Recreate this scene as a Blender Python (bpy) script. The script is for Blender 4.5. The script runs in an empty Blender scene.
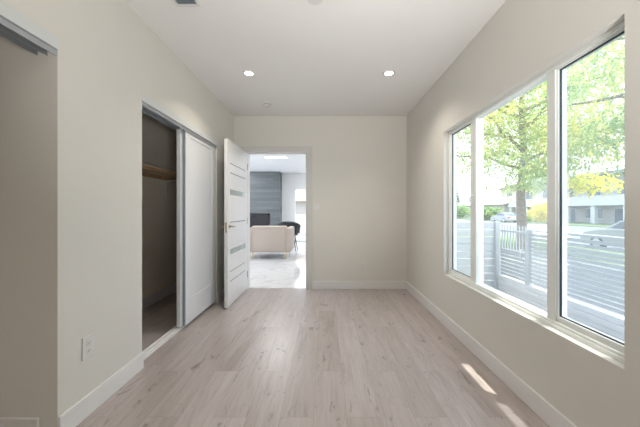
import bpy, bmesh, math, random
from mathutils import Vector, Matrix
random.seed(7)
SC = bpy.context.scene
COL = SC.collection

# ---------------------------------------------------------------- camera
F = 284.0                                   # focal length in pixels of a 640 px wide frame
cam_d = bpy.data.cameras.new('camera'); cam = bpy.data.objects.new('camera', cam_d); COL.objects.link(cam)
cam_d.sensor_width = 36.0; cam_d.lens = 36.0 * F / 640.0
cam_d.shift_x = -4.5 / 640.0; cam_d.shift_y = -2.5 / 640.0
cam_d.clip_start = 0.02; cam_d.clip_end = 400
cam.location = (0, 0, 1.14); cam.rotation_euler = (math.pi / 2, 0, 0)
SC.camera = cam

# ---------------------------------------------------------------- world, sun, exposure
w = bpy.data.worlds.new('sky'); SC.world = w; w.use_nodes = True
nt = w.node_tree; nt.nodes.clear()
wo = nt.nodes.new('ShaderNodeOutputWorld'); bg = nt.nodes.new('ShaderNodeBackground')
tc = nt.nodes.new('ShaderNodeTexCoord'); sx = nt.nodes.new('ShaderNodeSeparateXYZ'); rp = nt.nodes.new('ShaderNodeValToRGB')
rp.color_ramp.elements[0].position = 0.0; rp.color_ramp.elements[0].color = (0.86, 0.93, 1.0, 1)
rp.color_ramp.elements[1].position = 0.9; rp.color_ramp.elements[1].color = (0.62, 0.78, 1.0, 1)
nt.links.new(tc.outputs['Generated'], sx.inputs[0]); nt.links.new(sx.outputs['Z'], rp.inputs[0])
nt.links.new(rp.outputs[0], bg.inputs[0]); bg.inputs[1].default_value = 3.2
nt.links.new(bg.outputs[0], wo.inputs[0])

sun_d = bpy.data.lights.new('sun', 'SUN'); sun = bpy.data.objects.new('sun', sun_d); COL.objects.link(sun)
sun_d.energy = 9.0; sun_d.angle = math.radians(0.6); sun_d.color = (1.0, 0.95, 0.86)
sun.rotation_euler = Vector((-0.25, 0.17, -1.0)).to_track_quat('-Z', 'Y').to_euler()

# soft fill light added behind the camera, aimed up to brighten the ceiling
fl_d = bpy.data.lights.new('bounce_fill', 'AREA'); fl = bpy.data.objects.new('bounce_fill', fl_d); COL.objects.link(fl)
fl_d.shape = 'DISK'; fl_d.size = 0.5; fl_d.energy = 20.0; fl_d.color = (1.0, 0.985, 0.96); fl_d.spread = math.radians(95)
fl.location = (0.55, -0.60, 1.0); fl.rotation_euler = Vector((-0.30, 1.9, 1.50)).to_track_quat('-Z', 'Y').to_euler()

LAMP_W = 4.6                                # watts of each recessed lamp of the bedroom
LIVING_W = 11.0
SC.view_settings.view_transform = 'Standard'; SC.view_settings.look = 'None'
SC.view_settings.exposure = 0.31; SC.view_settings.gamma = 1.0
SC.view_settings.use_curve_mapping = False

# ---------------------------------------------------------------- materials
def mat(name, col, rough=0.5, metal=0.0, noise=0.0, nscale=8.0, bump=0.0, bscale=200.0, spec=0.5, sub=0.0):
    m = bpy.data.materials.new(name); m.use_nodes = True
    n = m.node_tree.nodes; l = m.node_tree.links; b = n['Principled BSDF']
    b.inputs['Roughness'].default_value = rough; b.inputs['Metallic'].default_value = metal
    b.inputs['Specular IOR Level'].default_value = spec
    t = n.new('ShaderNodeTexCoord')
    z = n.new('ShaderNodeTexNoise'); z.inputs['Scale'].default_value = nscale; z.inputs['Detail'].default_value = 4
    l.new(t.outputs['Object'], z.inputs['Vector'])
    r = n.new('ShaderNodeValToRGB'); c = Vector(col)
    a = c * (1 - noise); d = c * (1 + noise)
    r.color_ramp.elements[0].position = 0.3; r.color_ramp.elements[1].position = 0.7
    r.color_ramp.elements[0].color = (*a, 1); r.color_ramp.elements[1].color = (*[min(1, x) for x in d], 1)
    l.new(z.outputs['Fac'], r.inputs[0]); l.new(r.outputs[0], b.inputs['Base Color'])
    if bump:
        z2 = n.new('ShaderNodeTexNoise'); z2.inputs['Scale'].default_value = bscale; l.new(t.outputs['Object'], z2.inputs['Vector'])
        bm_ = n.new('ShaderNodeBump'); bm_.inputs['Strength'].default_value = bump; bm_.inputs['Distance'].default_value = 0.002
        l.new(z2.outputs['Fac'], bm_.inputs['Height']); l.new(bm_.outputs[0], b.inputs['Normal'])
    return m

def emis(name, col, s):
    m = bpy.data.materials.new(name); m.use_nodes = True; b = m.node_tree.nodes['Principled BSDF']
    b.inputs['Base Color'].default_value = (.9, .9, .9, 1)
    b.inputs['Emission Color'].default_value = (*col, 1); b.inputs['Emission Strength'].default_value = s
    return m

def plank_mat():
    m = bpy.data.materials.new('plank_floor'); m.use_nodes = True
    n = m.node_tree.nodes; l = m.node_tree.links; b = n['Principled BSDF']
    t = n.new('ShaderNodeTexCoord'); mp = n.new('ShaderNodeMapping'); mp.inputs['Rotation'].default_value = (0, 0, math.pi / 2)
    mp.inputs['Location'].default_value = (0.35, 0.06, 0)
    l.new(t.outputs['Object'], mp.inputs[0])
    br = n.new('ShaderNodeTexBrick'); br.offset = 0.37; br.offset_frequency = 2; br.squash = 1
    br.inputs['Color1'].default_value = (0, 0, 0, 1); br.inputs['Color2'].default_value = (1, 1, 1, 1)
    br.inputs['Mortar'].default_value = (0.5, 0.5, 0.5, 1); br.inputs['Scale'].default_value = 1
    br.inputs['Mortar Size'].default_value = 0.0011; br.inputs['Mortar Smooth'].default_value = 0.2; br.inputs['Bias'].default_value = 0
    br.inputs['Brick Width'].default_value = 1.22; br.inputs['Row Height'].default_value = 0.185
    l.new(mp.outputs[0], br.inputs['Vector'])
    # each plank shifts its own grain
    sc = n.new('ShaderNodeVectorMath'); sc.operation = 'SCALE'; sc.inputs['Scale'].default_value = 7.0
    l.new(br.outputs['Color'], sc.inputs[0])
    ad = n.new('ShaderNodeVectorMath'); ad.operation = 'ADD'; l.new(mp.outputs[0], ad.inputs[0]); l.new(sc.outputs[0], ad.inputs[1])
    g = n.new('ShaderNodeMapping'); g.inputs['Scale'].default_value = (1.3, 14, 1); l.new(ad.outputs[0], g.inputs[0])
    z = n.new('ShaderNodeTexNoise'); z.inputs['Scale'].default_value = 1.6; z.inputs['Detail'].default_value = 8; z.inputs['Roughness'].default_value = .62
    z.inputs['Distortion'].default_value = 0.6
    l.new(g.outputs[0], z.inputs['Vector'])
    # fine streaks along the plank
    g2 = n.new('ShaderNodeMapping'); g2.inputs['Scale'].default_value = (3.5, 60, 1); l.new(ad.outputs[0], g2.inputs[0])
    zf = n.new('ShaderNodeTexNoise'); zf.inputs['Scale'].default_value = 1.5; zf.inputs['Detail'].default_value = 5; l.new(g2.outputs[0], zf.inputs['Vector'])
    zm = n.new('ShaderNodeMath'); zm.operation = 'MULTIPLY_ADD'; zm.inputs[1].default_value = .35; l.new(zf.outputs['Fac'], zm.inputs[0])
    z7 = n.new('ShaderNodeMath'); z7.operation = 'MULTIPLY'; z7.inputs[1].default_value = .65; l.new(z.outputs['Fac'], z7.inputs[0]); l.new(z7.outputs[0], zm.inputs[2])
    r1 = n.new('ShaderNodeValToRGB')
    e = r1.color_ramp.elements; e[0].position = .28; e[0].color = (.335, .285, .265, 1); e[1].position = .72; e[1].color = (.50, .445, .43, 1)
    k = e.new(.47); k.color = (.425, .372, .352, 1)
    l.new(zm.outputs[0], r1.inputs[0])
    r2 = n.new('ShaderNodeValToRGB'); r2.color_ramp.elements[0].color = (.92, .91, .895, 1); r2.color_ramp.elements[1].color = (1.07, 1.07, 1.09, 1)
    l.new(br.outputs['Color'], r2.inputs[0])
    mx = n.new('ShaderNodeMix'); mx.data_type = 'RGBA'; mx.blend_type = 'MULTIPLY'; mx.inputs['Factor'].default_value = 1
    l.new(r1.outputs[0], mx.inputs[6]); l.new(r2.outputs[0], mx.inputs[7])
    # dark knots and scratchy marks: noise peaks gathered in a few places of each plank
    def marks(scale, sx, sy, lo, hi, dark):
        kn = n.new('ShaderNodeMapping'); kn.inputs['Scale'].default_value = (sx, sy, 1); kn.inputs['Location'].default_value = (scale, 3.1*scale, 0); l.new(ad.outputs[0], kn.inputs[0])
        kz = n.new('ShaderNodeTexNoise'); kz.inputs['Scale'].default_value = scale; kz.inputs['Detail'].default_value = 6; kz.inputs['Roughness'].default_value = .68; kz.inputs['Distortion'].default_value = .8
        l.new(kn.outputs[0], kz.inputs['Vector'])
        rr = n.new('ShaderNodeValToRGB'); q = rr.color_ramp.elements
        q[0].position = lo; q[0].color = (1, 1, 1, 1); q[1].position = hi; q[1].color = dark
        l.new(kz.outputs['Fac'], rr.inputs[0]); return rr
    cur = mx.outputs[2]
    for args in ((2.4, 2.2, 5.0,   .595, .69, (.50, .46, .44, 1)), (6.5, 1.6, 4.5, .62, .72, (.60, .56, .54, 1)), (1.1, 1.0, 5.5, .52, .70, (.84, .81, .79, 1))):
        mk = n.new('ShaderNodeMix'); mk.data_type = 'RGBA'; mk.blend_type = 'MULTIPLY'; mk.inputs['Factor'].default_value = 1
        l.new(cur, mk.inputs[6]); l.new(marks(*args).outputs[0], mk.inputs[7]); cur = mk.outputs[2]
    # seams
    ms = n.new('ShaderNodeMix'); ms.data_type = 'RGBA'; l.new(br.outputs['Fac'], ms.inputs['Factor'])
    l.new(cur, ms.inputs[6]); ms.inputs[7].default_value = (.30, .26, .24, 1)
    l.new(ms.outputs[2], b.inputs['Base Color'])
    b.inputs['Roughness'].default_value = .31; b.inputs['Specular IOR Level'].default_value = .55
    bp = n.new('ShaderNodeBump'); bp.inputs['Strength'].default_value = .12; bp.inputs['Distance'].default_value = .002
    l.new(z.outputs['Fac'], bp.inputs['Height']); l.new(bp.outputs[0], b.inputs['Normal'])
    return m

def marble_mat():
    m = bpy.data.materials.new('marble_tile'); m.use_nodes = True
    n = m.node_tree.nodes; l = m.node_tree.links; b = n['Principled BSDF']
    t = n.new('ShaderNodeTexCoord')
    mp = n.new('ShaderNodeMapping'); mp.inputs['Scale'].default_value = (.8, 1.6, 1); mp.inputs['Rotation'].default_value = (0, 0, .5); l.new(t.outputs['Object'], mp.inputs[0])
    z = n.new('ShaderNodeTexNoise'); z.inputs['Scale'].default_value = 1.3; z.inputs['Detail'].default_value = 6; z.inputs['Distortion'].default_value = 1.4
    l.new(mp.outputs[0], z.inputs['Vector'])
    r = n.new('ShaderNodeValToRGB'); e = r.color_ramp.elements
    e[0].position = .47; e[0].color = (.80, .80, .80, 1); e[1].position = .53; e[1].color = (.80, .80, .80, 1)
    k = e.new(.5); k.color = (.66, .67, .68, 1)
    l.new(z.outputs['Fac'], r.inputs[0])
    br = n.new('ShaderNodeTexBrick'); br.inputs['Color1'].default_value = (1, 1, 1, 1); br.inputs['Color2'].default_value = (.97, .97, .97, 1)
    br.inputs['Mortar'].default_value = (.72, .72, .72, 1); br.inputs['Scale'].default_value = 1; br.inputs['Mortar Size'].default_value = .002
    br.inputs['Brick Width'].default_value = 1.2; br.inputs['Row Height'].default_value = .6
    l.new(t.outputs['Object'], br.inputs['Vector'])
    mx = n.new('ShaderNodeMix'); mx.data_type = 'RGBA'; mx.blend_type = 'MULTIPLY'; mx.inputs['Factor'].default_value = 1
    l.new(r.outputs[0], mx.inputs[6]); l.new(br.outputs['Color'], mx.inputs[7]); l.new(mx.outputs[2], b.inputs['Base Color'])
    b.inputs['Roughness'].default_value = .08
    return m

def tile_mat():
    m = bpy.data.materials.new('grey_ledger_tile'); m.use_nodes = True
    n = m.node_tree.nodes; l = m.node_tree.links; b = n['Principled BSDF']
    t = n.new('ShaderNodeTexCoord'); mp = n.new('ShaderNodeMapping'); mp.inputs['Rotation'].default_value = (math.pi / 2, 0, 0); l.new(t.outputs['Object'], mp.inputs[0])
    br = n.new('ShaderNodeTexBrick'); br.inputs['Color1'].default_value = (.115, .132, .136, 1); br.inputs['Color2'].default_value = (.165, .185, .19, 1)
    br.inputs['Mortar'].default_value = (.10, .12, .125, 1); br.inputs['Scale'].default_value = 1; br.inputs['Mortar Size'].default_value = .003
    br.inputs['Brick Width'].default_value = .6; br.inputs['Row Height'].default_value = .1; br.offset = .4
    l.new(mp.outputs[0], br.inputs['Vector']); l.new(br.outputs['Color'], b.inputs['Base Color']); b.inputs['Roughness'].default_value = .45
    return m

def glass_mat(name, tint=(1, 1, 1), haze=0.0, refl=.08):
    m = bpy.data.materials.new(name); m.use_nodes = True
    n = m.node_tree.nodes; l = m.node_tree.links; n.clear()
    o = n.new('ShaderNodeOutputMaterial'); tr = n.new('ShaderNodeBsdfTransparent'); tr.inputs[0].default_value = (*tint, 1)
    gl = n.new('ShaderNodeBsdfGlossy'); gl.inputs['Roughness'].default_value = .02
    lw = n.new('ShaderNodeLayerWeight'); lw.inputs[0].default_value = .5
    pw = n.new('ShaderNodeMath'); pw.operation = 'POWER'; pw.inputs[1].default_value = 5; l.new(lw.outputs['Facing'], pw.inputs[0])
    mu = n.new('ShaderNodeMath'); mu.operation = 'MULTIPLY_ADD'; mu.inputs[1].default_value = .8; mu.inputs[2].default_value = refl / 2; l.new(pw.outputs[0], mu.inputs[0])
    m1 = n.new('ShaderNodeMixShader'); l.new(mu.outputs[0], m1.inputs[0]); l.new(tr.outputs[0], m1.inputs[1]); l.new(gl.outputs[0], m1.inputs[2])
    last = m1
    if haze:
        tl = n.new('ShaderNodeBsdfTranslucent'); tl.inputs[0].default_value = (.95, .97, 1, 1)
        m2 = n.new('ShaderNodeMixShader'); m2.inputs[0].default_value = haze
        l.new(m1.outputs[0], m2.inputs[1]); l.new(tl.outputs[0], m2.inputs[2]); last = m2
    l.new(last.outputs[0], o.inputs[0])
    return m

def leaf_mat(name, stops, trans=.5):
    m = bpy.data.materials.new(name); m.use_nodes = True
    n = m.node_tree.nodes; l = m.node_tree.links; n.clear()
    o = n.new('ShaderNodeOutputMaterial'); d = n.new('ShaderNodeBsdfDiffuse'); t = n.new('ShaderNodeBsdfTranslucent')
    g = n.new('ShaderNodeNewGeometry'); tc = n.new('ShaderNodeTexCoord'); z = n.new('ShaderNodeTexNoise'); z.inputs['Scale'].default_value = .55
    l.new(tc.outputs['Object'], z.inputs['Vector'])
    a = n.new('ShaderNodeMath'); a.operation = 'MULTIPLY_ADD'; a.inputs[1].default_value = .35; l.new(g.outputs['Random Per Island'], a.inputs[0])
    sh = n.new('ShaderNodeMath'); sh.operation = 'MULTIPLY_ADD'; sh.inputs[1].default_value = 2.2; sh.inputs[2].default_value = -.78; l.new(z.outputs['Fac'], sh.inputs[0])
    l.new(sh.outputs[0], a.inputs[2])
    stops = [(p, tuple(min(.9, x*1.45) for x in c)) for p, c in stops]
    r = n.new('ShaderNodeValToRGB'); e = r.color_ramp.elements
    e[0].position = stops[0][0]; e[0].color = (*stops[0][1], 1); e[1].position = stops[-1][0]; e[1].color = (*stops[-1][1], 1)
    for p, c in stops[1:-1]:
        k = e.new(p); k.color = (*c, 1)
    l.new(a.outputs[0], r.inputs[0]); l.new(r.outputs[0], d.inputs[0]); l.new(r.outputs[0], t.inputs[0])
    mx = n.new('ShaderNodeMixShader'); mx.inputs[0].default_value = trans
    l.new(d.outputs[0], mx.inputs[1]); l.new(t.outputs[0], mx.inputs[2]); l.new(mx.outputs[0], o.inputs[0])
    return m

M = dict(
    wall=mat('wall_paint', (.700, .678, .630), .62, noise=.012, nscale=3, bump=.03, bscale=260),
    closet=mat('closet_paint', (.84, .775, .68), .7, noise=.012, nscale=3),
    ceil=mat('ceiling_paint', (.80, .79, .775), .75, noise=.01, nscale=2, bump=.03, bscale=200),
    trim=mat('trim_paint', (.76, .75, .74), .38, noise=.01),
    casing=mat('shaded_trim_paint', (.62, .61, .585), .4, noise=.01),  # white trim paint darkened, backlit shade put into the colour
    fascia=mat('fascia_paint', (.66, .68, .68), .4, noise=.01),
    door=mat('door_paint', (.76, .77, .79), .33, noise=.012, nscale=4),
    grain_door=mat('white_laminate', (.78, .78, .78), .34, noise=.015, nscale=10),
    groove=mat('dark_groove', (.13, .13, .135), .5),
    alu=mat('aluminium', (.50, .53, .56), .35, metal=.75, noise=.03),
    alugrey=mat('grey_aluminium', (.36, .40, .45), .4, metal=.5, noise=.02),
    vinyl=mat('white_vinyl', (.84, .86, .83), .3, noise=.008),
    gasket=mat('dark_gasket', (.05, .055, .06), .5),
    plate=mat('white_plastic', (.71, .70, .68), .35),
    slot=mat('dark_slot', (.26, .26, .26), .6),
    nickel=mat('satin_nickel', (.62, .55, .45), .25, metal=1.0),
    mirror=mat('inlay_glass', (.27, .31, .27), .08, metal=.75),
    wood=mat('closet_pine', (.48, .31, .17), .5, noise=.12, nscale=14),
    woodedge=mat('shelf_melamine', (.62, .52, .42), .45, noise=.03),
    lamp=emis('lamp_lens', (1.0, .96, .90), 7.0),
    streak_glow=emis('streak_emission', (1, 1, 1), 2.2),
    plank=plank_mat(), marble=marble_mat(), tile=tile_mat(),
    lwall=mat('living_wall_paint', (.80, .80, .80), .6, noise=.01),
    pink=mat('blush_fabric', (.56, .485, .425), .85, noise=.05, nscale=60, bump=.1, bscale=500),
    piping=mat('blush_piping', (.52, .41, .35), .85),
    brass=mat('brass', (.75, .56, .28), .25, metal=1),
    leather=mat('black_leather', (.015, .016, .02), .4, noise=.1),
    black=mat('black_metal', (.012, .012, .013), .35),
    fireglass=mat('smoked_glass', (.03, .03, .035), .06),
    glass=glass_mat('window_glass', (.98, 1, .995), .04),
    screen=glass_mat('insect_screen', (.90, .92, .95), .03, .02),
    frost=glass_mat('clear_glass', (1, 1, 1), .02),
    concrete=mat('pale_concrete', (.16, .16, .165), .85, noise=.06, nscale=2.5),
    asphalt=mat('asphalt', (0.150, 0.155, 0.165), .9, noise=.06, nscale=3),
    lawn=mat('lawn_grass', (0.115, 0.165, 0.060), .9, noise=.2, nscale=5),
    fence=mat('white_fence_paint', (0.351, 0.371, 0.392), .45, noise=.02),
    stucco=mat('pale_stucco', (0.524, 0.495, 0.480), .85, noise=.03, nscale=4),
    stucco2=mat('cream_stucco', (0.444, 0.414, 0.372), .85, noise=.03, nscale=4),
    slab=mat('white_band', (0.540, 0.533, 0.533), .7, noise=.02),
    recess=mat('recess_paint', (0.250, 0.240, 0.240), .8, noise=.03),
    dglass=mat('house_window_glass', (0.110, 0.135, 0.165), .12, noise=.1),
    roof=mat('roof_shingle', (0.210, 0.190, 0.180), .85, noise=.1, nscale=6),
    terracotta=mat('terracotta_tile', (.33, .21, .155), .8, noise=.12, nscale=9),
    bark=mat('tree_bark', (0.234, 0.189, 0.162), .9, noise=.25, nscale=9, bump=.4, bscale=30),
    leaf=leaf_mat('feathery_leaf', [(0, (.21, .29, .12)), (.45, (.34, .40, .17)), (.75, (.50, .48, .19)), (1, (.64, .52, .16))], .55),
    yleaf=leaf_mat('golden_leaf', [(0, (0.372, 0.396, 0.084)), (0.5, (0.51, 0.468, 0.072)), (1, (0.57, 0.492, 0.09))], .55),
    hleaf=leaf_mat('hedge_leaf', [(0, (0.096, 0.168, 0.054)), (0.6, (0.18, 0.264, 0.096)), (1, (0.27, 0.33, 0.132))], .35),
    cleaf=leaf_mat('conifer_leaf', [(0, (0.06, 0.102, 0.066)), (1, (0.132, 0.18, 0.12))], .25),
    carpaint=mat('white_car_paint', (0.360, 0.370, 0.385), .2), tyre=mat('tyre_rubber', (.03, .03, .032), .8), hub=mat('alloy', (.55, .56, .58), .3, metal=.8),
    tail=mat('red_lamp_plastic', (.5, .03, .03), .2), headl=mat('clear_lamp_plastic', (.8, .82, .84), .1),
)

# ---------------------------------------------------------------- builders
class MB:
    def __init__(s): s.bm = bmesh.new()
    def box(s, x0, x1, y0, y1, z0, z1, bev=0.0, rot=None, seg=2):
        r = bmesh.ops.create_cube(s.bm, size=1.0); vs = r['verts']
        c = Vector(((x0+x1)/2, (y0+y1)/2, (z0+z1)/2)); d = (abs(x1-x0), abs(y1-y0), abs(z1-z0))
        for v in vs:
            p = Vector((v.co.x*d[0], v.co.y*d[1], v.co.z*d[2]))
            v.co = (rot @ p if rot else p) + c
        if bev:
            es = list({e for v in vs for e in v.link_edges})
            bmesh.ops.bevel(s.bm, geom=es, offset=min(bev, min(d)*.49), segments=seg, affect='EDGES', profile=.5)
        return s
    def tube(s, pts, rad, n=10, caps=True):
        pts = [Vector(p) for p in pts]; rads = rad if isinstance(rad, (list, tuple)) else [rad]*len(pts)
        rings = []; up = None
        for i, p in enumerate(pts):
            t = (pts[min(i+1, len(pts)-1)] - pts[max(i-1, 0)]).normalized()
            if up is None:
                up = Vector((0, 0, 1)) if abs(t.z) < .9 else Vector((1, 0, 0))
            a = t.cross(up).normalized(); bq = a.cross(t).normalized(); up = bq
            rings.append([s.bm.verts.new(p + (a*math.cos(2*math.pi*k/n) + bq*math.sin(2*math.pi*k/n))*rads[i]) for k in range(n)])
        for i in range(len(rings)-1):
            for k in range(n):
                s.bm.faces.new((rings[i][k], rings[i][(k+1) % n], rings[i+1][(k+1) % n], rings[i+1][k]))
        if caps:
            s.bm.faces.new(rings[0][::-1]); s.bm.faces.new(rings[-1])
        return s
    def lathe(s, prof, center, axis='Z', n=32):
        """prof: (radius, height) list from one end to the other"""
        c = Vector(center); rings = []
        for r, h in prof:
            ring = []
            for k in range(n):
                a = 2*math.pi*k/n; u, v = math.cos(a)*r, math.sin(a)*r
                q = {'Z': (u, v, h), 'X': (h, u, v), 'Y': (u, h, v)}[axis]
                ring.append(s.bm.verts.new(c + Vector(q)))
            rings.append(ring)
        for i in range(len(rings)-1):
            for k in range(n):
                s.bm.faces.new((rings[i][k], rings[i][(k+1) % n], rings[i+1][(k+1) % n], rings[i+1][k]))
        s.bm.faces.new(rings[0]); s.bm.faces.new(rings[-1])
        return s
    def prism(s, poly, axis, a0, a1):
        """poly: 2D outline, extruded along axis from a0 to a1"""
        def P(u, v, a): return {'X': (a, u, v), 'Y': (u, a, v), 'Z': (u, v, a)}[axis]
        A = [s.bm.verts.new(P(u, v, a0)) for u, v in poly]; B = [s.bm.verts.new(P(u, v, a1)) for u, v in poly]
        n = len(poly)
        s.bm.faces.new(A[::-1]); s.bm.faces.new(B)
        for i in range(n): s.bm.faces.new((A[i], A[(i+1) % n], B[(i+1) % n], B[i]))
        return s
    def leaf(s, p, d, nrm, ln, wd):
        p = Vector(p); d = d.normalized(); sd = d.cross(nrm)
        if sd.length < 1e-4: sd = d.cross(Vector((1, 0, .3)))
        sd.normalize()
        vs = [s.bm.verts.new(q) for q in (p, p + d*ln*.5 + sd*wd*.5, p + d*ln, p + d*ln*.5 - sd*wd*.5)]
        s.bm.faces.new(vs)
    def build(s, name, m, parent=None, smooth=False, origin=None):
        bmesh.ops.recalc_face_normals(s.bm, faces=s.bm.faces)
        me = bpy.data.meshes.new(name); s.bm.to_mesh(me); s.bm.free()
        me.materials.append(M[m] if isinstance(m, str) else m)
        if smooth:
            for p in me.polygons: p.use_smooth = True
            me.set_sharp_from_angle(angle=math.radians(40))
        o = bpy.data.objects.new(name, me); COL.objects.link(o)
        if parent is not None:
            o.parent = parent; o.matrix_parent_inverse = world_of(parent).inverted()
        return o

def world_of(o):
    mtx = Matrix.LocRotScale(o.location, o.rotation_euler, o.scale)
    if o.parent: mtx = world_of(o.parent) @ o.matrix_parent_inverse @ mtx
    return mtx

def tag(o, label=None, cat=None, group=None, kind=None):
    if label: o['label'] = label
    if cat: o['category'] = cat
    if group: o['group'] = group
    if kind: o['kind'] = kind
    return o
def thing(name, loc, label, cat, group=None, kind=None):
    e = bpy.data.objects.new(name, None); COL.objects.link(e); e.location = loc; e.empty_display_size = .05
    return tag(e, label, cat, group, kind)
def struct(name, mb, m, label=None, cat=None, smooth=False):
    o = mb.build(name, m, None, smooth); return tag(o, label, cat, None, 'structure')
def copy_tree(o, parent=None):
    c = o.copy(); COL.objects.link(c)
    if parent is not None: c.parent = parent
    for ch in list(o.children): copy_tree(ch, c)
    return c

# ---------------------------------------------------------------- room shell
XL, XR, YB, YR, H = -1.325, 1.20, 4.152, -1.6, 2.53
WT = .11                                    # left wall thickness
XC = -2.115                                 # closet back wall
C1a, C1b, C2a, C2b, CH = -.15, 1.41, 2.062, 3.50, 1.94
DX0, DX1, DH = -1.125, -.265, 1.997         # door opening
WY0, WY1, WZ0, WZ1 = 1.136, 2.86, .506, 1.932

struct('floor', MB().box(XC-.1, XR, YR, YB+.05, -.06, 0), 'plank', 'pale grey brown wood plank floor of the bedroom', 'floor')
struct('ceiling', MB().box(XC-.1, XR+.13, YR-.1, YB+.12, H, H+.08), 'ceil', 'plain off white bedroom ceiling', 'ceiling')
b = MB()
b.box(XL-WT, XL, YR, C1a, 0, H); b.box(XL-WT, XL, C1a, C1b, CH, H); b.box(XL-WT, XL, C1b, C2a, 0, H)
b.box(XL-WT, XL, C2a, C2b, CH, H); b.box(XL-WT, XL, C2b, YB, 0, H)
struct('wall_left', b, 'wall', 'warm white wall holding both closet openings', 'wall')
b = MB().box(XR, XR+.13, YR, YB+.12, 0, WZ0).box(XR, XR+.13, YR, YB+.12, WZ1, H).box(XR, XR+.13, YR, WY0, WZ0, WZ1).box(XR, XR+.13, WY1, YB+.12, WZ0, WZ1)
struct('wall_right', b, 'wall', 'warm white wall around the wide window', 'wall')
b = MB().box(XC-.1, DX0-.02, YB, YB+.12, 0, H).box(DX0-.02, DX1+.02, YB, YB+.12, DH+.02, H).box(DX1+.02, XR, YB, YB+.12, 0, H)
struct('wall_back', b, 'wall', 'warm white end wall with the open doorway', 'wall')
struct('wall_rear', MB().box(XC-.1, XR+.13, YR-.1, YR, 0, H), 'wall', 'wall behind the viewer', 'wall')
b = MB().box(XC-.1, XC, YR, YB, 0, H)
struct('wall_closet_back', b, 'closet', 'closet back wall in shade', 'wall')
struct('wall_closet_divider', MB().box(XC, XL-WT, C1b, C1b+.14, 0, H), 'wall', 'partition between the two closets', 'wall')
struct('wall_closet_near', MB().box(XC, XL-WT, -.55, -.45, 0, H), 'closet', 'near end wall of the first closet', 'wall')

# baseboards
BH, BT = .118, .014
def base(name, segs, label):
    b = MB()
    for s in segs: b.box(*s, 0, BH, bev=.004)
    struct(name, b, 'trim', label, 'baseboard')
base('baseboard_left', [(XL, XL+BT, YR, C1a), (XL, XL+BT, C1b, C2a), (XL, XL+BT, C2b, YB)], 'white baseboard along the closet wall')
base('baseboard_right', [(XR-BT, XR, YR, YB)], 'white baseboard below the window')
base('baseboard_back', [(DX1+.087, XR-BT, YB-BT, YB), (XL+BT, DX0-.087, YB-BT, YB)], 'white baseboard beside the doorway')
base('baseboard_closet', [(XC, XC+BT, C1b+.15, YB), (XC, XC+BT, -.45, C1b+.005), (XC+BT, XL-WT+.022, C1b-BT, C1b), (XC+BT, XL-WT, YB-BT, YB)], 'white baseboard inside the closets')

# closet headers: white fascia, aluminium double track; floor threshold
def closet_trim(k, y0, y1, where):
    e = thing('trim_%d' % k, (XL, (y0+y1)/2, CH), 'white fascia and sliding track above the %s' % where, 'closet track', kind='structure')
    MB().box(XL-.004, XL+.006, y0, y1, CH, CH+.058, bev=.002).build('fascia', 'fascia', e)
    t = MB()
    t.box(XL-.10, XL-.006, y0, y1, CH-.004, CH)
    for x in (XL-.008, XL-.053, XL-.10): t.box(x, x+.004, y0, y1, CH-.03, CH)
    t.build('track', 'alu', e)
    s = thing('trim_%d' % (k+1), (XL-.1, (y0+y1)/2, 0), 'white threshold strip on the floor of the %s' % where, 'threshold', kind='structure')
    MB().box(XL-.128, XL-.053, y0, y1, 0, .018, bev=.003).build('threshold', 'trim', s)
    g = MB()
    for x in (XL-.082, XL-.120): g.box(x, x+.003, y0, y1, .018, .026)
    g.build('guide_rail', 'trim', s)
closet_trim(1, C2a, C2b, 'half open closet')
closet_trim(3, C1a, C1b, 'doorless near closet opening')

# closet sliding doors (front panel flush, rear panel behind)
def closet_door(name, x0, x1, y0, y1, label):
    z0, z1 = .036, CH-.008
    e = thing(name, ((x0+x1)/2, (y0+y1)/2, z0), label, 'closet door', kind='structure')
    fr = MB(); st = .105; zt, zb = 1.872, .275
    fr.box(x0, x1-.0005, y0+.004, y0+st, z0, z1, bev=.0015); fr.box(x0, x1-.0005, y1-st, y1, z0, z1, bev=.0015)
    fr.box(x0, x1-.001, y0+st, y1-st, zt, z1-.001, bev=.0015); fr.box(x0, x1-.001, y0+st, y1-st, z0+.001, zb, bev=.0015)
    fr.build('stile_and_rail_frame', 'door', e)
    MB().box(x0+.006, x1-.009, y0+st-.01, y1-st+.01, zb-.01, zt+.01).build('recessed_panel', 'door', e)
    return e
FX0, FX1 = XL-.040, XL-.014
RX0, RX1 = XL-.078, XL-.042
d2 = closet_door('door_2', FX0, FX1, 2.735, C2b-.004, 'white shaker sliding closet door in front, closed over the far half')
MB().box(FX0+.004, FX1-.0005, 2.728, 2.739, .036, CH-.008).build('edge_channel', 'alugrey', d2)
for zz in (.0,):
    pass
d3 = closet_door('door_3', RX0, RX1, 2.690, C2b-.012, 'white shaker sliding closet door parked behind the front one')

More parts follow.
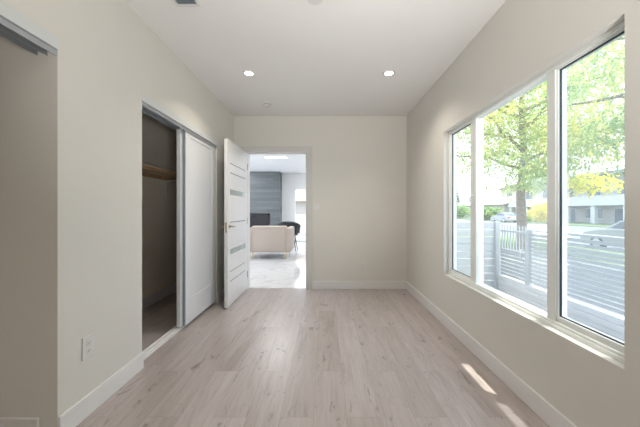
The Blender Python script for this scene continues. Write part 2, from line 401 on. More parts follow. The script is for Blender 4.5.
# closet shelf, rod and bracket
e = thing('closet_shelf', (XC, 2.8, 1.59), 'pale closet shelf on brown wood cleat inside the half open closet', 'shelf')
MB().box(XC, XC+.335, C1b+.15, YB, 1.592, 1.612, bev=.002).build('shelf_board', 'woodedge', e)
MB().box(XC+.005, XC+.022, C1b+.15, YB, 1.545, 1.592, bev=.002).build('cleat', 'wood', e)
MB().box(XC+.315, XC+.335, C1b+.15, YB, 1.556, 1.592, bev=.002).build('front_rail', 'wood', e)
e = thing('closet_bracket', (XC, 3.72, 1.36), 'white metal shelf bracket below the closet shelf', 'bracket')
MB().box(XC+.001, XC+.006, 3.705, 3.735, 1.34, 1.54, bev=.001).build('wall_leg', 'trim', e)
MB().tube([(XC+.006, 3.72, 1.35), (XC+.025, 3.72, 1.35), (XC+.03, 3.72, 1.38), (XC+.03, 3.72, 1.51), (XC+.06, 3.72, 1.535), (XC+.30, 3.72, 1.535)], .006, 8).build('brace_arm', 'trim', e, True)

# ---------------------------------------------------------------- entry door: casing, leaf
e = thing('trim_5', ((DX0+DX1)/2, YB, 0), 'white casing and jamb around the open doorway', 'door casing', kind='structure')
cw = .085
MB().box(DX0-cw, DX0, YB-.016, YB, 0, DH, bev=.003).build('side_casing', 'casing', e)
MB().box(DX1, DX1+cw, YB-.016, YB, 0, DH, bev=.003).build('side_casing', 'casing', e)
MB().box(DX0-cw, DX1+cw, YB-.016, YB, DH, DH+cw, bev=.003).build('head_casing', 'casing', e)
MB().box(DX0-.02, DX0, YB, YB+.13, 0, DH).box(DX1, DX1+.02, YB, YB+.13, 0, DH).box(DX0-.02, DX1+.02, YB, YB+.13, DH, DH+.02).build('jamb', 'trim', e)
MB().box(DX1-.012, DX1, YB+.05, YB+.09, 0, DH).box(DX0, DX1, YB+.05, YB+.09, DH-.012, DH).build('stop', 'trim', e)

LX0, LX1, LY0, LY1, LZ0, LZ1 = DX0-.040, DX0, YB-.018-.835, YB-.018, .010, 1.982
e = thing('door_1', (LX1, LY1, 0), 'white interior door standing open, with grooves and two glass strips', 'door', kind='structure')
lv = MB(); fy0, fy1 = LY0+.082, LY1-.095
zs_g = [1.71, 1.597, 1.005, .415, .298]; zs_i = [(1.333, 1.400), (.618, .684)]
lv.box(LX0, LX1-.004, LY0, LY1, LZ0, LZ1, bev=.002)
lv.box(LX1-.004, LX1, LY0, fy0, LZ0, LZ1); lv.box(LX1-.004, LX1, fy1, LY1, LZ0, LZ1)
cuts = sorted([(z-.005, z+.005) for z in zs_g] + zs_i); z = LZ0
for a, c in cuts + [(LZ1, LZ1)]:
    lv.box(LX1-.004, LX1, fy0+.0015, fy1-.0015, z, a); z = c
lv.build('leaf', 'grain_door', e)
g = MB()
for zz in zs_g: g.box(LX1-.0045, LX1-.0032, fy0, fy1, zz-.005, zz+.005)
g.build('groove_lines', 'groove', e)
for a, c in zs_i:
    o = MB().box(LX1-.006, LX1-.0012, fy0, fy1, a, c).build('glass_inlay', 'mirror', e)
    o['label'] = 'reflective glass strip'
hz = .957; hy = LY0+.062
h = MB()
for sgn, x in ((1, LX1), (-1, LX0)):
    h.lathe([(.026, 0), (.026, .006*sgn), (.022, .009*sgn)], (x, hy, hz), 'X', 24)
    h.lathe([(.010, .008*sgn), (.010, .045*sgn)], (x, hy, hz), 'X', 16)
    h.tube([(x+.045*sgn, hy-.008, hz), (x+.047*sgn, hy+.02, hz), (x+.045*sgn, hy+.07, hz-.002), (x+.043*sgn, hy+.115, hz-.004)], [.0105, .011, .0095, .008], 10)
o = h.build('handle', 'nickel', e, True); o['label'] = 'satin nickel lever handle'
MB().box((LX0+LX1)/2-.012, (LX0+LX1)/2+.012, LY0-.0015, LY0+.002, hz-.07, hz+.05).build('latch_plate', 'nickel', e)
hg = MB()
for zz in (.22, 1.0, 1.78): hg.tube([(LX1+.004, LY1+.006, zz-.045), (LX1+.004, LY1+.006, zz+.045)], .006, 10)
hg.build('hinges', 'nickel', e, True)

# ---------------------------------------------------------------- window (right wall)
e = thing('window_1', (XR+.09, (WY0+WY1)/2, WZ0), 'wide white vinyl sliding window of three panes', 'window', kind='structure')
X0, X1 = XR+.048, XR+.118; GX = XR+.080
f = MB(); fw = .026
f.box(X0, X1, WY0, WY1, WZ0, WZ0+.034, bev=.003); f.box(X0, X1, WY0, WY1, WZ1-.020, WZ1, bev=.003)
f.box(X0, X1, WY0, WY0+fw, WZ0, WZ1, bev=.003); f.box(X0, X1, WY1-fw, WY1, WZ0, WZ1, bev=.003)
f.box(X0-.006, X0+.014, WY0, WY1, WZ0, WZ0+.020, bev=.002)
f.build('window_frame', 'vinyl', e)
MB().box(X0+.004, X1, 2.352, 2.437, WZ0+.03, WZ1-.02, bev=.003).build('mullion', 'vinyl', e)
MB().box(X0+.004, X1, 1.542, 1.600, WZ0+.03, WZ1-.02, bev=.003).build('mullion', 'vinyl', e)
def sash(y0, y1, z0, z1, bw, bh, nm):
    s = MB()
    s.box(X0+.012, GX+.022, y0, y1, z0, z0+bh, bev=.002); s.box(X0+.012, GX+.022, y0, y1, z1-bw, z1, bev=.002)
    s.box(X0+.012, GX+.022, y0, y0+bw, z0, z1, bev=.002); s.box(X0+.012, GX+.022, y1-bw, y1, z0, z1, bev=.002)
    s.build('sash', 'vinyl', e)
    g = MB(); q = .006; a, b_, c, d = y0+bw, y1-bw, z0+bh, z1-bw
    g.box(GX-.010, GX-.001, a, a+q, c, d).box(GX-.010, GX-.001, b_-q, b_, c, d).box(GX-.010, GX-.001, a, b_, c, c+q).box(GX-.010, GX-.001, a, b_, d-q, d)
    g.build('gasket', 'gasket', e)
sash(2.43, WY1-fw+.004, WZ0+.030, WZ1-.016, .014, .024, 'l')
sash(WY0+fw-.004, 1.546, WZ0+.030, WZ1-.016, .012, .034, 'r')
for y0, y1, z0 in ((2.44, WY1-.03, WZ0+.05), (1.595, 2.357, WZ0+.03), (WY0+.03, 1.545, WZ0+.06)):
    MB().box(GX, GX+.004, y0, y1, z0, WZ1-.025).build('window_pane', 'glass', e)
MB().box(X1-.010, X1-.009, WY0+.02, 1.548, WZ0+.034, WZ1-.02).build('insect_screen', 'screen', e)
l = MB().box(X0-.006, X0+.008, 2.385, 2.405, 1.19, 1.27, bev=.004); l.tube([(X0-.006, 2.395, 1.255), (X0-.024, 2.395, 1.25), (X0-.028, 2.395, 1.215)], [.008, .008, .006], 8)
l.build('latch', 'vinyl', e, True)

# ---------------------------------------------------------------- ceiling fixtures
def recessed(x, y, label):
    e = thing('recessed_light', (x, y, H), label, 'ceiling light', 'recessed ceiling lights')
    MB().lathe([(.041, -.001), (.041, -.006), (.056, -.008), (.064, -.004), (.066, 0)], (x, y, H), n=40).build('trim_ring', 'plate', e, True)
    MB().lathe([(.0405, -.0065), (.028, -.009), (.002, -.010)], (x, y, H), n=32).build('lens', 'lamp', e, True)
    ld = bpy.data.lights.new('recessed_lamp', 'AREA'); ld.shape = 'DISK'; ld.size = .09; ld.energy = LAMP_W; ld.spread = math.radians(120); ld.color = (1.0, .93, .80)
    lo = bpy.data.objects.new('recessed_lamp', ld); COL.objects.link(lo); lo.location = (x, y, H-.013)
    return e
recessed(-.762, 2.86, 'glowing round recessed ceiling light above the closet side')
recessed(.648, 2.86, 'glowing round recessed ceiling light nearer the window')
for x in (-.762, .648):
    recessed(x, -.2, 'round recessed ceiling light behind the viewer')
def detector(x, y, r, label, flat=False):
    e = thing('smoke_detector', (x, y, H), label, 'smoke detector')
    if flat:
        MB().lathe([(r, 0), (r, -.004), (r*.97, -.008), (r*.6, -.010), (.002, -.010)], (x, y, H), n=36).build('cover', 'plate', e, True)
        MB().lathe([(.005, -.009), (.005, -.0115)], (x+.022, y-.01, H), n=12).build('sensor', 'slot', e)
        return
    MB().lathe([(r, 0), (r, -.012), (r*.96, -.018)], (x, y, H), n=36).build('mount_plate', 'plate', e, True)
    MB().lathe([(r*.90, -.018), (r*.90, -.024), (r*.94, -.028), (r*.80, -.040), (r*.3, -.043), (.002, -.043)], (x, y, H), n=36).build('cover', 'plate', e, True)
    MB().lathe([(r*.91, -.0185), (r*.91, -.0235)], (x, y, H), n=36).build('vent_gap', 'gasket', e)
    MB().lathe([(.006, -.043), (.006, -.045)], (x+.02, y, H), n=12).build('test_button', 'slot', e)
detector(-.742, 3.67, .055, 'small white round smoke detector on the ceiling near the doorway')
detector(-.06, 1.855, .052, 'flat white round detector on the ceiling midway between the walls, nearest the viewer', True)
e = thing('ceiling_vent', (-.92, 1.84, H), 'grey louvred air vent in the ceiling above the closet wall', 'vent')
vx0, vx1, vy0, vy1 = -1.0, -.835, 1.60, 1.925
v = MB().box(vx0, vx1, vy0, vy0+.018, H-.008, H).box(vx0, vx1, vy1-.018, vy1, H-.008, H).box(vx0, vx0+.018, vy0+.018, vy1-.018, H-.008, H).box(vx1-.018, vx1, vy0+.018, vy1-.018, H-.008, H)
v.build('vent_frame', 'plate', e)
MB().box(vx0+.018, vx1-.018, vy0+.018, vy1-.018, H-.002, H-.0005).build('duct_opening', 'alugrey', e)
v = MB()
yy = vy0+.03
while yy < vy1-.02:
    v.box(vx0+.018, vx1-.018, yy-.008, yy+.008, H-.007, H-.0055, rot=Matrix.Rotation(math.radians(35), 3, 'X')); yy += .019
v.build('louvres', 'alu', e)

# ---------------------------------------------------------------- wall plates
def outlet(name, origin, ax, n, w_, h_, label, cat, kind_):
    """plate on a wall: ax = in-wall axis direction, n = outward normal"""
    ax, n = Vector(ax), Vector(n); o = Vector(origin); e = thing(name, o, label, cat)
    def bx(mb, u0, u1, z0, z1, d0, d1, bev=0):
        ps = [o + ax*u + n*d + Vector((0, 0, z)) for u, z, d in ((u0, z0, d0), (u1, z1, d1))]
        mb.box(min(ps[0].x, ps[1].x), max(ps[0].x, ps[1].x), min(ps[0].y, ps[1].y), max(ps[0].y, ps[1].y), min(ps[0].z, ps[1].z), max(ps[0].z, ps[1].z), bev=bev)
        return mb
    bx(MB(), -w_/2, w_/2, -h_/2, h_/2, 0, .006, .003).build('cover_plate', 'plate', e)
    if kind_ == 'outlet':
        for z in (.022, -.022):
            r = bx(MB(), -.017, .017, z-.014, z+.014, .005, .009, .004).build('receptacle', 'plate', e)
            s = MB()
            for u in (-.007, .007): bx(s, u-.0012, u+.0012, z-.003, z+.007, .0085, .0094)
            bx(s, -.002, .002, z-.010, z-.006, .0085, .0094)
            s.build('slots', 'slot', r)
    else:
        for u in (-.023, .023):
            bx(MB(), u-.016, u+.016, -.033, .033, .005, .0085, .002).build('rocker', 'trim', e)
outlet('wall_outlet', (XL, 1.59, .382), (0, 1, 0), (1, 0, 0), .082, .125, 'white duplex outlet on the near closet wall, low', 'outlet', 'outlet')
outlet('wall_outlet', (.578, YB, .335), (1, 0, 0), (0, -1, 0), .072, .115, 'white outlet low on the end wall', 'outlet', 'outlet')
outlet('light_switch', (-.118, YB, 1.195), (1, 0, 0), (0, -1, 0), .116, .118, 'white double light switch beside the doorway', 'light switch', 'switch')

# ---------------------------------------------------------------- living room beyond the door
LYF, LXA, LXB = 10.5, -4.2, 1.33
Y1 = YB+.12
struct('floor_living', MB().box(LXA, LXB, YB+.05, LYF+.12, -.06, 0), 'marble', 'glossy white marble tile floor beyond the doorway', 'floor')
struct('ceiling_living', MB().box(LXA-.1, LXB+.1, Y1, LYF+.12, H, H+.08), 'lwall', 'white ceiling of the room beyond the doorway', 'ceiling')
GX0, GX1, GH = -1.13, .75, 1.98
b = MB().box(LXA, GX0, LYF, LYF+.12, 0, H).box(GX0, GX1, LYF, LYF+.12, GH, H).box(GX1, LXB, LYF, LYF+.12, 0, H)
struct('wall_living_far', b, 'lwall', 'white far wall of the room beyond', 'wall')
b = MB().box(LXA-.1, LXA, Y1, LYF+.12, 0, .3).box(LXA-.1, LXA, Y1, LYF+.12, 2.2, H).box(LXA-.1, LXA, Y1, 5.4, .3, 2.2).box(LXA-.1, LXA, 9.4, LYF+.12, .3, 2.2)
struct('wall_living_left', b, 'lwall', 'white side wall of the room beyond with an unseen opening added for daylight', 'wall')  # unseen opening added in this wall to let sky light in
struct('wall_living_right', MB().box(LXB, LXB+.1, Y1, LYF+.12, 0, H), 'lwall', 'white side wall of the room beyond', 'wall')
struct('wall_living_near', MB().box(LXA, XC-.1, YB, Y1, 0, H), 'lwall', 'white near wall of the room beyond', 'wall')
base('baseboard_living', [(-1.55, GX0-.06, LYF-BT, LYF), (GX1+.06, LXB, LYF-BT, LYF)], 'white baseboard of the room beyond')
e = thing('door_4', (GX0, LYF, 0), 'white framed sliding glass door in the room beyond', 'glass door', kind='structure')
g = MB(); gy0, gy1 = LYF+.02, LYF+.09
g.box(GX0, GX1, gy0, gy1, 0, .05).box(GX0, GX1, gy0, gy1, GH-.05, GH).box(GX0, GX0+.05, gy0, gy1, 0, GH).box(GX1-.05, GX1, gy0, gy1, 0, GH)
g.build('door_frame', 'vinyl', e)
MB().box(-.23, -.15, gy0+.01, gy1-.01, .05, GH-.05).build('meeting_stile', 'vinyl', e)
MB().box(GX0+.05, -.23, LYF+.05, LYF+.056, .05, GH-.05).build('glass_pane', 'frost', e)
MB().box(-.15, GX1-.05, LYF+.06, LYF+.066, .05, GH-.05).build('glass_pane', 'frost', e)

tag(MB().box(LXA, -1.575, 10.0, LYF, 0, H).build('chimney_breast', 'tile'), 'grey stone tiled chimney breast beyond the doorway', 'chimney breast', kind='structure')
e = thing('fireplace', (-2.3, 10.0, .45), 'black framed linear fireplace set in the grey tiled wall', 'fireplace')
fx0, fx1, fz0, fz1 = -2.9, -1.93, .42, 1.055
MB().box(fx0, fx1, 9.965, 10.0, fz1-.09, fz1).box(fx0, fx1, 9.965, 10.0, fz0, fz0+.06).box(fx0, fx0+.05, 9.965, 10.0, fz0, fz1).box(fx1-.05, fx1, 9.965, 10.0, fz0, fz1).build('fireplace_frame', 'black', e)
MB().box(fx0+.05, fx1-.05, 9.98, 9.995, fz0+.06, fz1-.09).build('fire_glass', 'fireglass', e)

# armchair-width sofa seen from the back
sx0, sx1, sy0 = -1.83, -.795, 6.70
e = thing('sofa', ((sx0+sx1)/2, sy0+.45, 0), 'blush pink upholstered sofa on brass legs, seen from behind', 'sofa')
MB().box(sx0+.10, sx1-.10, sy0, sy0+.17, .16, .785, bev=.035, seg=3).build('backrest', 'pink', e, True)
p = MB(); r = .005; a, c, z0, z1 = sx0+.125, sx1-.125, .175, .745
p.tube([(a, sy0-.001, z0), (a, sy0-.001, z1), (c, sy0-.001, z1), (c, sy0-.001, z0), (a, sy0-.001, z0)], r, 6)
p.build('piping', 'piping', e)
MB().box(sx0, sx0+.14, sy0+.01, sy0+.86, .15, .74, bev=.045, seg=3).build('arm', 'pink', e, True)
MB().box(sx1-.14, sx1, sy0+.01, sy0+.86, .15, .74, bev=.045, seg=3).build('arm', 'pink', e, True)
MB().box(sx0+.13, sx1-.13, sy0+.15, sy0+.84, .15, .32, bev=.02).build('seat_base', 'pink', e, True)
MB().box(sx0+.145, sx1-.145, sy0+.17, sy0+.86, .32, .46, bev=.04, seg=3).build('seat_cushion', 'pink', e, True)
for x in (sx0+.12, sx1-.12):
    for y in (sy0+.06, sy0+.78):
        MB().tube([(x, y, 0), (x, y, .16)], [.010, .017], 10).build('leg', 'brass', e, True)
# black tub chair behind the sofa
cx, cy = -1.03, 8.2
e = thing('tub_chair', (cx, cy, 0), 'black leather tub chair with curved back behind the pink sofa', 'chair')
b = MB(); n = 28; prof_n = []
for i in range(n+1):
    a = math.radians(-25 + 230*i/n); t = abs(i/n-.5)*2
    top = .84 - .16*t**2; ro, ri = .31, .25
    c_, s_ = math.cos(a), -math.sin(a)
    prof_n.append([b.bm.verts.new((cx+c_*ro*1.02, cy+s_*ro, .50)), b.bm.verts.new((cx+c_*ro*1.10, cy+s_*ro*1.08, top-.02)),
                   b.bm.verts.new((cx+c_*(ro+ri)/2*1.08, cy+s_*(ro+ri)/2*1.08, top+.01)), b.bm.verts.new((cx+c_*ri, cy+s_*ri, top-.02)), b.bm.verts.new((cx+c_*ri*.95, cy+s_*ri*.95, .50))])
for i in range(n):
    for k in range(5): b.bm.faces.new((prof_n[i][k], prof_n[i+1][k], prof_n[i+1][(k+1) % 5], prof_n[i][(k+1) % 5]))
b.bm.faces.new(prof_n[0]); b.bm.faces.new(prof_n[-1][::-1])
b.build('backrest', 'leather', e, True)
MB().lathe([(.24, .44), (.262, .46), (.262, .51), (.24, .53), (.002, .535)], (cx, cy, 0), n=32).build('seat', 'leather', e, True)
for dx in (-.2, .2):
    for dy in (-.2, .2):
        MB().tube([(cx+dx*1.15, cy+dy*1.15, 0), (cx+dx*.75, cy+dy*.75, .45)], [.010, .015], 8).build('leg', 'black', e, True)
# glowing panel added to stand for a bright streak on the ceiling
e = thing('streak_panel', (-1.25, 7.3, H), 'slim glowing panel standing for a bright streak on the ceiling beyond', 'ceiling light')
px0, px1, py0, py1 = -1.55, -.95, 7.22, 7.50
MB().box(px0, px1, py0, py0+.015, H-.012, H).box(px0, px1, py1-.015, py1, H-.012, H).box(px0, px0+.015, py0, py1, H-.012, H).box(px1-.015, px1, py0, py1, H-.012, H).build('panel_rim', 'plate', e)
MB().box(px0+.014, px1-.014, py0+.014, py1-.014, H-.008, H-.001).build('glow_sheet', 'streak_glow', e)
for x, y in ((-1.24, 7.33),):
    ld = bpy.data.lights.new('streak_glow', 'AREA'); ld.shape = 'RECTANGLE'; ld.size = .7; ld.size_y = .4; ld.energy = LIVING_W*2.2; ld.color = (.97, .98, 1)
    lo = bpy.data.objects.new('streak_glow', ld); COL.objects.link(lo); lo.location = (x, y, H-.02)
for x, y in ((-2.9, 5.6), (.3, 5.6), (-2.9, 9.2), (.3, 9.2)):  # unseen downlights added to brighten the room beyond
    e = thing('recessed_light', (x, y, H), 'unseen round light added in the ceiling beyond the doorway', 'ceiling light', 'added lights beyond the doorway')
    MB().lathe([(.050, -.001), (.050, -.006), (.064, -.008), (.074, 0)], (x, y, H), n=32).build('trim_ring', 'plate', e, True)
    MB().lathe([(.049, -.0065), (.002, -.010)], (x, y, H), n=24).build('lens', 'lamp', e, True)
    ld = bpy.data.lights.new('recessed_lamp', 'AREA'); ld.shape = 'DISK'; ld.size = .09; ld.energy = LIVING_W; ld.color = (.98, .98, 1)
    lo = bpy.data.objects.new('recessed_lamp', ld); COL.objects.link(lo); lo.location = (x, y, H-.013)

# ---------------------------------------------------------------- outdoors
struct('roof_eave', MB().box(XR+.13, 1.675, YR-1, 1.67, 2.62, 2.74).box(XR+.13, 2.15, 1.67, YB+.12, 2.62, 2.74), 'trim', 'white roof eave above the window, its deeper part added to block sun', 'eave')  # far part made deeper to cut the sun patch on the floor short
struct('ground_yard', MB().box(XR+.13, 7.0, -6, 60, -.45, -.25), 'concrete', 'pale concrete yard outside the window', 'ground')
struct('ground_verge', MB().box(7.0, 11.5, -10, 90, -.60, -.40), 'lawn', 'grass verge along the street', 'ground')
struct('road', MB().box(11.5, 29.5, -20, 130, -.80, -.60), 'asphalt', 'street beyond the fence', 'road')
struct('ground_far', MB().box(29.5, 90, -20, 150, -.75, -.52), 'lawn', 'lawn across the street', 'ground')
struct('patio', MB().box(-8, XR+.13, LYF+.12, 24, -.12, -.02), 'concrete', 'sunlit patio outside the glass door', 'ground')
# patio garden wall and a shed roof seen through the far glass door
e = thing('garden_house', (-.9, 17, -.02), 'pale garden house with terracotta roof outside the far glass door', 'house')
MB().box(-3.6, 1.8, 17, 20, -.02, 1.75).build('wall', 'stucco2', e)
MB().prism([(16.6, 1.72), (18.5, 2.7), (20.4, 1.72)], 'X', -3.9, 2.1).build('roof', 'terracotta', e)
tag(MB().box(-4.5, 2.6, 14.0, 14.14, -.02, .95, bev=.01).build('garden_wall', 'slab'), 'low white garden wall on the patio', 'garden wall')

# slat fences
def slat_fence(name, p0, p1, z0, zt0, zt1, board, gap, posts, label):
    p0, p1 = Vector((*p0, 0)), Vector((*p1, 0)); d = (p1-p0); L = d.length; u = d.normalized(); ang = math.atan2(u.y, u.x)
    R = Matrix.Rotation(ang, 3, 'Z')
    e = thing(name, ((p0+p1)/2).to_tuple()[:2] + (z0,), label, 'fence')
    s = MB(); z = zt0-board; mid = (p0+p1)/2
    while z > z0+.03:
        s.box(mid.x-L/2, mid.x+L/2, mid.y-.011, mid.y+.011, z, z+board, rot=R); z -= board+gap
    s.build('slat_panel', 'fence', e)
    for t in posts:
        q = p0 + u*L*t
        MB().box(q.x-.04, q.x+.04, q.y-.04, q.y+.04, z0, zt1, bev=.004).build('post', 'fence', e)
    return e
slat_fence('slat_fence', (1.36, 5.05), (3.06, 5.05), -.25, .935, .955, .112, .017, (1.0, .5, .02), 'white horizontal slat fence running out from the house wall')
fb = slat_fence('slat_fence', (3.10, 4.30), (3.10, -1.0), .02, .80, .84, .040, .018, (0, .33, .66, 1), 'white narrow slat fence parallel to the window')
MB().box(3.06, 3.14, -1.0, 4.30, .835, .865, bev=.004).build('cap_rail', 'fence', fb)
lw = MB()
for k in range(4): lw.box(3.04+.012*(k % 2), 3.16, -1.0, 4.98, -.25+k*.068, -.25+k*.068+.064, bev=.006)  # stepped courses shaped to mimic streaks of sun on the wall
tag(lw.build('low_wall', 'slab'), 'low white wall carrying the narrow slat fence', 'garden wall')
e = thing('garden_gate', (3.1, 4.65, .02), 'white gate of upright bars between the two slat fences', 'gate')
g = MB()
for zz in (.48, .80): MB().box(3.085, 3.115, 4.36, 4.98, zz-.015, zz+.015).build('gate_rail', 'fence', e)
z = .04
while z < .44:
    g.box(3.089, 3.111, 4.36, 4.98, z, z+.042); z += .062
g.build('slat_panel', 'fence', e)
g = MB()
for i in range(9): g.box(3.093, 3.107, 4.375+i*.072-.008, 4.375+i*.072+.008, .47, .90)
g.build('gate_bars', 'fence', e)
MB().tube([(3.07, 4.42, .40), (3.05, 4.42, .42), (3.05, 4.42, .52), (3.07, 4.42, .54)], .008, 8).build('handle', 'alu', e, True)

# street tree
def leaf_cloud(mb, c, rx, ry, rz, n, ln, wd, droop=.25, per=5):
    c = Vector(c)
    for _ in range(n):
        while True:
            q = Vector((random.uniform(-1, 1), random.uniform(-1, 1), random.uniform(-1, 1)))
            if .12 < q.length < 1: break
        p = c + Vector((q.x*rx, q.y*ry, q.z*rz))
        ax = Vector((q.x+random.uniform(-.7, .7), q.y+random.uniform(-.7, .7), random.uniform(-.5, .3)-droop)).normalized()
        for k in range(per):
            d = (ax + Vector((random.uniform(-.8, .8), random.uniform(-.8, .8), random.uniform(-.7, .5)))).normalized()
            mb.leaf(p + ax*ln*.55*k, d, Vector((random.uniform(-.6, .6), random.uniform(-.6, .6), 1)), ln*random.uniform(.7, 1.25), wd*random.uniform(.8, 1.2))
TX, TY = 8.05, 11.6
e = thing('street_tree', (TX, TY, -.4), 'feathery yellow green tree with slim trunk between fence and street', 'tree')
b = MB()
b.tube([(TX, TY, -.42), (TX+.02, TY, .4), (TX-.03, TY+.02, 1.8), (TX+.05, TY-.05, 3.4), (TX+.02, TY+.05, 5.4), (TX+.2, TY, 8.0)], [.24, .18, .155, .13, .10, .04], 12)
tips = []
for i in range(15):
    a = i*2.4 + .4; z0 = 2.6 + i*.26; L = random.uniform(2.6, 4.4)*(1.0 if i < 11 else .7)
    p0 = Vector((TX, TY, z0)); dirv = Vector((math.cos(a), math.sin(a), .38)); pts = [p0]
    for k in range(1, 6):
        pts.append(p0 + dirv*L*k/5 + Vector((random.uniform(-.15, .15), random.uniform(-.15, .15), -.10*(k/5)**2*L + random.uniform(-.1, .1))))
    b.tube(pts, [.075, .06, .045, .032, .022, .010], 8); tips += pts[2:]
b.build('trunk', 'bark', e, True)
fl = MB()
for p in tips: leaf_cloud(fl, p, .75, .75, .42, 46, .15, .065)
for _ in range(105):
    a = random.uniform(0, 2*math.pi); r = math.sqrt(random.random())*3.7; z = random.uniform(2.5+.25*r, 8.5)
    leaf_cloud(fl, (TX+math.cos(a)*r, TY+math.sin(a)*r, z), .9, .9, .45, 40, .15, .065)
for _ in range(48):
    a = random.uniform(0, 2*math.pi); r = .3 + math.sqrt(random.random())*2.1; z = random.uniform(2.15, 4.2)
    leaf_cloud(fl, (TX+math.cos(a)*r, TY+math.sin(a)*r-.3, z), .7, .7, .40, 34, .15, .065)
fl.build('foliage', 'leaf', e)
# nearer golden leaved tree whose crown fills the near pane
GXt, GYt = 6.3, 5.2
e = thing('street_tree', (GXt, GYt, -.4), 'golden green tree nearest the house, its crown filling the near pane', 'tree')
b = MB(); b.tube([(GXt, GYt, -.42), (GXt+.05, GYt, 1.5), (GXt-.05, GYt, 3.2), (GXt, GYt, 6.5)], [.20, .16, .13, .04], 12)
tips = []
for i in range(12):
    a = i*2.4 + 1.1; z0 = 2.3 + i*.32; L = random.uniform(1.1, 1.7)
    p0 = Vector((GXt, GYt, z0)); dirv = Vector((math.cos(a), math.sin(a), .32)); pts = [p0 + dirv*L*k/5 + Vector((random.uniform(-.1, .1), random.uniform(-.1, .1), random.uniform(-.08, .08)-.1*(k/5)**2*L)) for k in range(6)]
    b.tube(pts, [.07, .055, .042, .03, .02, .01], 8); tips += pts[2:]
b.build('trunk', 'bark', e, True)
fl = MB()
for p in tips: leaf_cloud(fl, p, .5, .5, .3, 22, .11, .042)
for _ in range(52):
    a = random.uniform(0, 2*math.pi); r = math.sqrt(random.random())*1.3; z = random.uniform(2.4, 5.5)
    leaf_cloud(fl, (GXt+math.cos(a)*r, GYt+math.sin(a)*r, z), .6, .6, .35, 30, .11, .042)
fl.build('foliage', 'leaf', e)
fy = MB(); leaf_cloud(fy, (7.55, 8.1, 2.0), .6, .55, .28, 120, .13, .06)
o = fy.build('golden_spray', 'yleaf', e); o['label'] = 'bright yellow low spray of leaves'

def shrub(name, x, y, z0, r, h, m, label, group=None, n=260, ls=.22):
    e = thing(name, (x, y, z0), label, 'shrub', group)
    b = MB()
    for k in range(5):
        a = k*1.26; b.tube([(x, y, z0), (x+math.cos(a)*r*.3, y+math.sin(a)*r*.3, z0+h*.5), (x+math.cos(a)*r*.6, y+math.sin(a)*r*.6, z0+h*.85)], [.04, .03, .01], 6)
    b.build('stem', 'bark', e, True)
    f = MB(); leaf_cloud(f, (x, y, z0+h*.52), r, r, h*.5, n, ls, ls*.6, .0, 5)
    f.build('foliage', m, e); return e
def at(px, X): return X*F/(px-324.5)          # distance along the view of a thing at side distance X seen at pixel column px
shrub('round_shrub', 31, at(487, 31), -.52, 2.0, 2.5, 'hleaf', 'round green shrub in front of the cream house', None, 420, .4)
shrub('round_shrub', 31, at(457, 31), -.52, 2.3, 3.0, 'hleaf', 'green shrub at the far end of the street beside the conifer', None, 420, .4)
shrub('flowering_shrub', 30.5, at(542, 30.5), -.52, 1.15, 2.9, 'yleaf', 'yellow green shrub in front of the apartments, right of the trunk', None, 420, .3)
for i, pxx in enumerate((522.5, 530, 538.5)):
    shrub('low_hedge', 32.6, at(pxx, 32.6), -.52, .45, .9, 'hleaf', 'low clipped hedge bush in the row before the apartments', 'hedge row before the apartments', 150, .16)
# conifer
xx, yy = 48, at(454, 48)
e = thing('conifer_tree', (xx, yy, -.52), 'dark conifer rising at the far end of the street', 'tree')
MB().tube([(xx, yy, -.6), (xx, yy, 9)], [.3, .05], 8).build('trunk', 'bark', e, True)
f = MB()
for k in range(12): leaf_cloud(f, (xx, yy, 1.0+k*.72), 2.9-.21*k, 2.9-.21*k, .6, 90, .55, .25, .3, 4)
f.build('foliage', 'cleaf', e)

# apartment building across the street
AX = 35.0; ay0, ay1 = 24.0, 54.0
e = thing('apartment_building', (AX+5, (ay0+ay1)/2, -.52), 'pale two storey apartment block with a white balcony band', 'building')
MB().box(AX+2.2, AX+14, ay0, ay1, -.52, 6.2).build('wall', 'stucco', e)
MB().box(AX, AX+2.3, ay0, ay1, 2.0, 3.15).build('balcony', 'stucco', e)
MB().box(AX-.08, AX+2.3, ay0, ay1, 1.85, 2.18).build('slab_edge', 'slab', e)
MB().box(AX-.6, AX+14.5, ay0-.4, ay1+.4, 5.6, 6.0).build('roof', 'roof', e)
yy = ay0+.6
while yy < ay1:
    MB().box(AX+.1, AX+.55, yy, yy+.6, -.52, 1.9).build('column', 'slab', e); yy += 4.1
yy = ay0+1.6; k = 0
while yy < ay1-3:
    w1 = MB().box(AX+2.12, AX+2.2, yy, yy+2.6, .1 if k % 2 else -.5, 1.55).build('window', 'slab', e)
    MB().box(AX+2.08, AX+2.13, yy+.12, yy+2.48, .22 if k % 2 else -.4, 1.43).build('pane', 'dglass', w1)
    w2 = MB().box(AX+2.12, AX+2.2, yy+.2, yy+2.2, 3.2, 5.1).build('window', 'slab', e)
    MB().box(AX+2.08, AX+2.13, yy+.32, yy+2.08, 3.2, 4.98).build('pane', 'dglass', w2)
    yy += 4.1; k += 1
# cream house further down the street
hx = 38.0; hy0, hy1 = 60.0, 84.0
e = thing('street_house', (hx+5, (hy0+hy1)/2, -.52), 'cream single storey house with a low pitched roof down the street', 'house')
MB().box(hx, hx+12, hy0, hy1, -.52, 2.6).build('wall', 'stucco2', e)
MB().prism([(hx-1, 2.5), (hx+6, 4.6), (hx+13, 2.5)], 'Y', hy0-1, hy1+1).build('roof', 'roof', e)
for a in (hy0+2, hy0+8, hy0+14, hy0+19):
    w1 = MB().box(hx-.08, hx, a, a+3, .4, 2.0).build('window', 'slab', e)
    MB().box(hx-.12, hx-.07, a+.15, a+2.85, .55, 1.85).build('pane', 'dglass', w1)
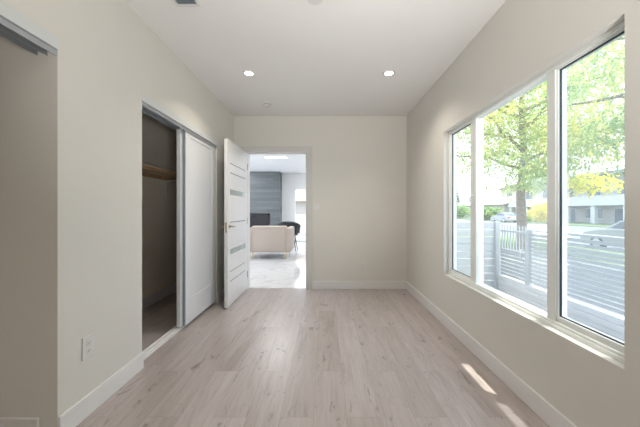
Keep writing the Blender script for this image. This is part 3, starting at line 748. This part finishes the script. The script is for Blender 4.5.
# second storey house in between
e = thing('street_house', (52, 72, -.52), 'taller pale house rising behind the cream house', 'house')
MB().box(52, 62, 72, 84, -.52, 7.4).build('wall', 'stucco', e)
MB().box(51.4, 62.6, 71.4, 84.6, 7.4, 7.8).build('roof', 'roof', e)
for a in (73.5, 78.5):
    w1 = MB().box(51.92, 52, a, a+2.4, 4.6, 6.4).build('window', 'slab', e)
    MB().box(51.88, 51.93, a+.15, a+2.25, 4.75, 6.25).build('pane', 'dglass', w1)

# cars
def car(x, y, z, label, paint='carpaint'):
    """parked along the street (Y), nose to +Y"""
    e = thing('parked_car', (x, y, z), label, 'car', 'cars parked along the street')
    L, Wd = 4.4, 1.78; h = L/2
    side = [(-h, .35), (-h+.02, .75), (-h+.12, .98), (-h+.75, 1.02), (-h+3.1, 1.0), (h-.9, .92), (h-.25, .80), (h, .62), (h, .32), (h-.1, .24), (-h+.1, .24)]
    b = MB(); b.prism([(y+u, z+v) for u, v in side], 'X', x-Wd/2, x+Wd/2)
    bmesh.ops.bevel(b.bm, geom=list(b.bm.edges), offset=.06, segments=3, affect='EDGES')
    b.build('body', paint, e, True)
    gh = [(-h+.35, 1.0), (-h+.75, 1.36), (-h+1.3, 1.46), (-h+2.2, 1.45), (-h+2.75, 1.32), (-h+3.3, 1.0)]
    b = MB(); A = [b.bm.verts.new((x-Wd/2+.1+.16*(v-1.0)/.46, y+u, z+v)) for u, v in gh]; B = [b.bm.verts.new((x+Wd/2-.1-.16*(v-1.0)/.46, y+u, z+v)) for u, v in gh]
    b.bm.faces.new(A); b.bm.faces.new(B[::-1])
    for i in range(len(gh)): b.bm.faces.new((A[i], B[i], B[(i+1) % len(gh)], A[(i+1) % len(gh)]))
    bmesh.ops.bevel(b.bm, geom=list(b.bm.edges), offset=.03, segments=2, affect='EDGES')
    b.build('cabin', paint, e, True)
    for sg in (-1, 1):
        q = MB(); xs = x+sg*(Wd/2-.135); xe = x+sg*(Wd/2-.085)
        q.prism([(y-h+.85, z+1.04), (y-h+1.0, z+1.33), (y-h+1.85, z+1.37), (y-h+1.85, z+1.04)], 'X', xs, xe)
        q.prism([(y-h+1.95, z+1.04), (y-h+1.95, z+1.37), (y-h+2.55, z+1.30), (y-h+3.0, z+1.04)], 'X', xs, xe)
        q.build('side_window', 'dglass', e)
        for u in (-h+.85, h-.85):
            cxw = x+sg*(Wd/2-.1)
            wv = MB().lathe([(.20, -.11), (.31, -.10), (.33, -.06), (.33, .06), (.31, .10), (.20, .11)], (cxw, y+u, z+.33), 'X', 24).build('wheel', 'tyre', e, True)
            MB().lathe([(.20, -.112), (.20, .112)], (cxw, y+u, z+.33), 'X', 20).build('rim', 'hub', wv, True)
    R = MB(); R.prism([(y-h+2.78, z+1.30), (y-h+3.26, z+1.02), (y-h+3.30, z+1.02), (y-h+2.84, z+1.32)], 'X', x-.68, x+.68); R.build('windscreen', 'dglass', e)
    R = MB(); R.prism([(y-h+.36, z+1.04), (y-h+.70, z+1.34), (y-h+.66, z+1.35), (y-h+.32, z+1.04)], 'X', x-.66, x+.66); R.build('rear_window', 'dglass', e)
    for sg in (-1, 1):
        MB().box(x+sg*.62-.18, x+sg*.62+.18, y-h-.012, y-h+.05, z+.68, z+.86, bev=.02).build('tail_lamp', 'tail', e)
        MB().box(x+sg*.62-.18, x+sg*.62+.18, y+h-.10, y+h+.012, z+.58, z+.72, bev=.02).build('headlamp', 'headl', e)
    return e
car(28.2, at(504, 28.2), -.60, 'white car parked across the street, seen left of the tree trunk')
car(13.0, 11.3, -.60, 'white car parked at the near kerb, seen through the near pane')
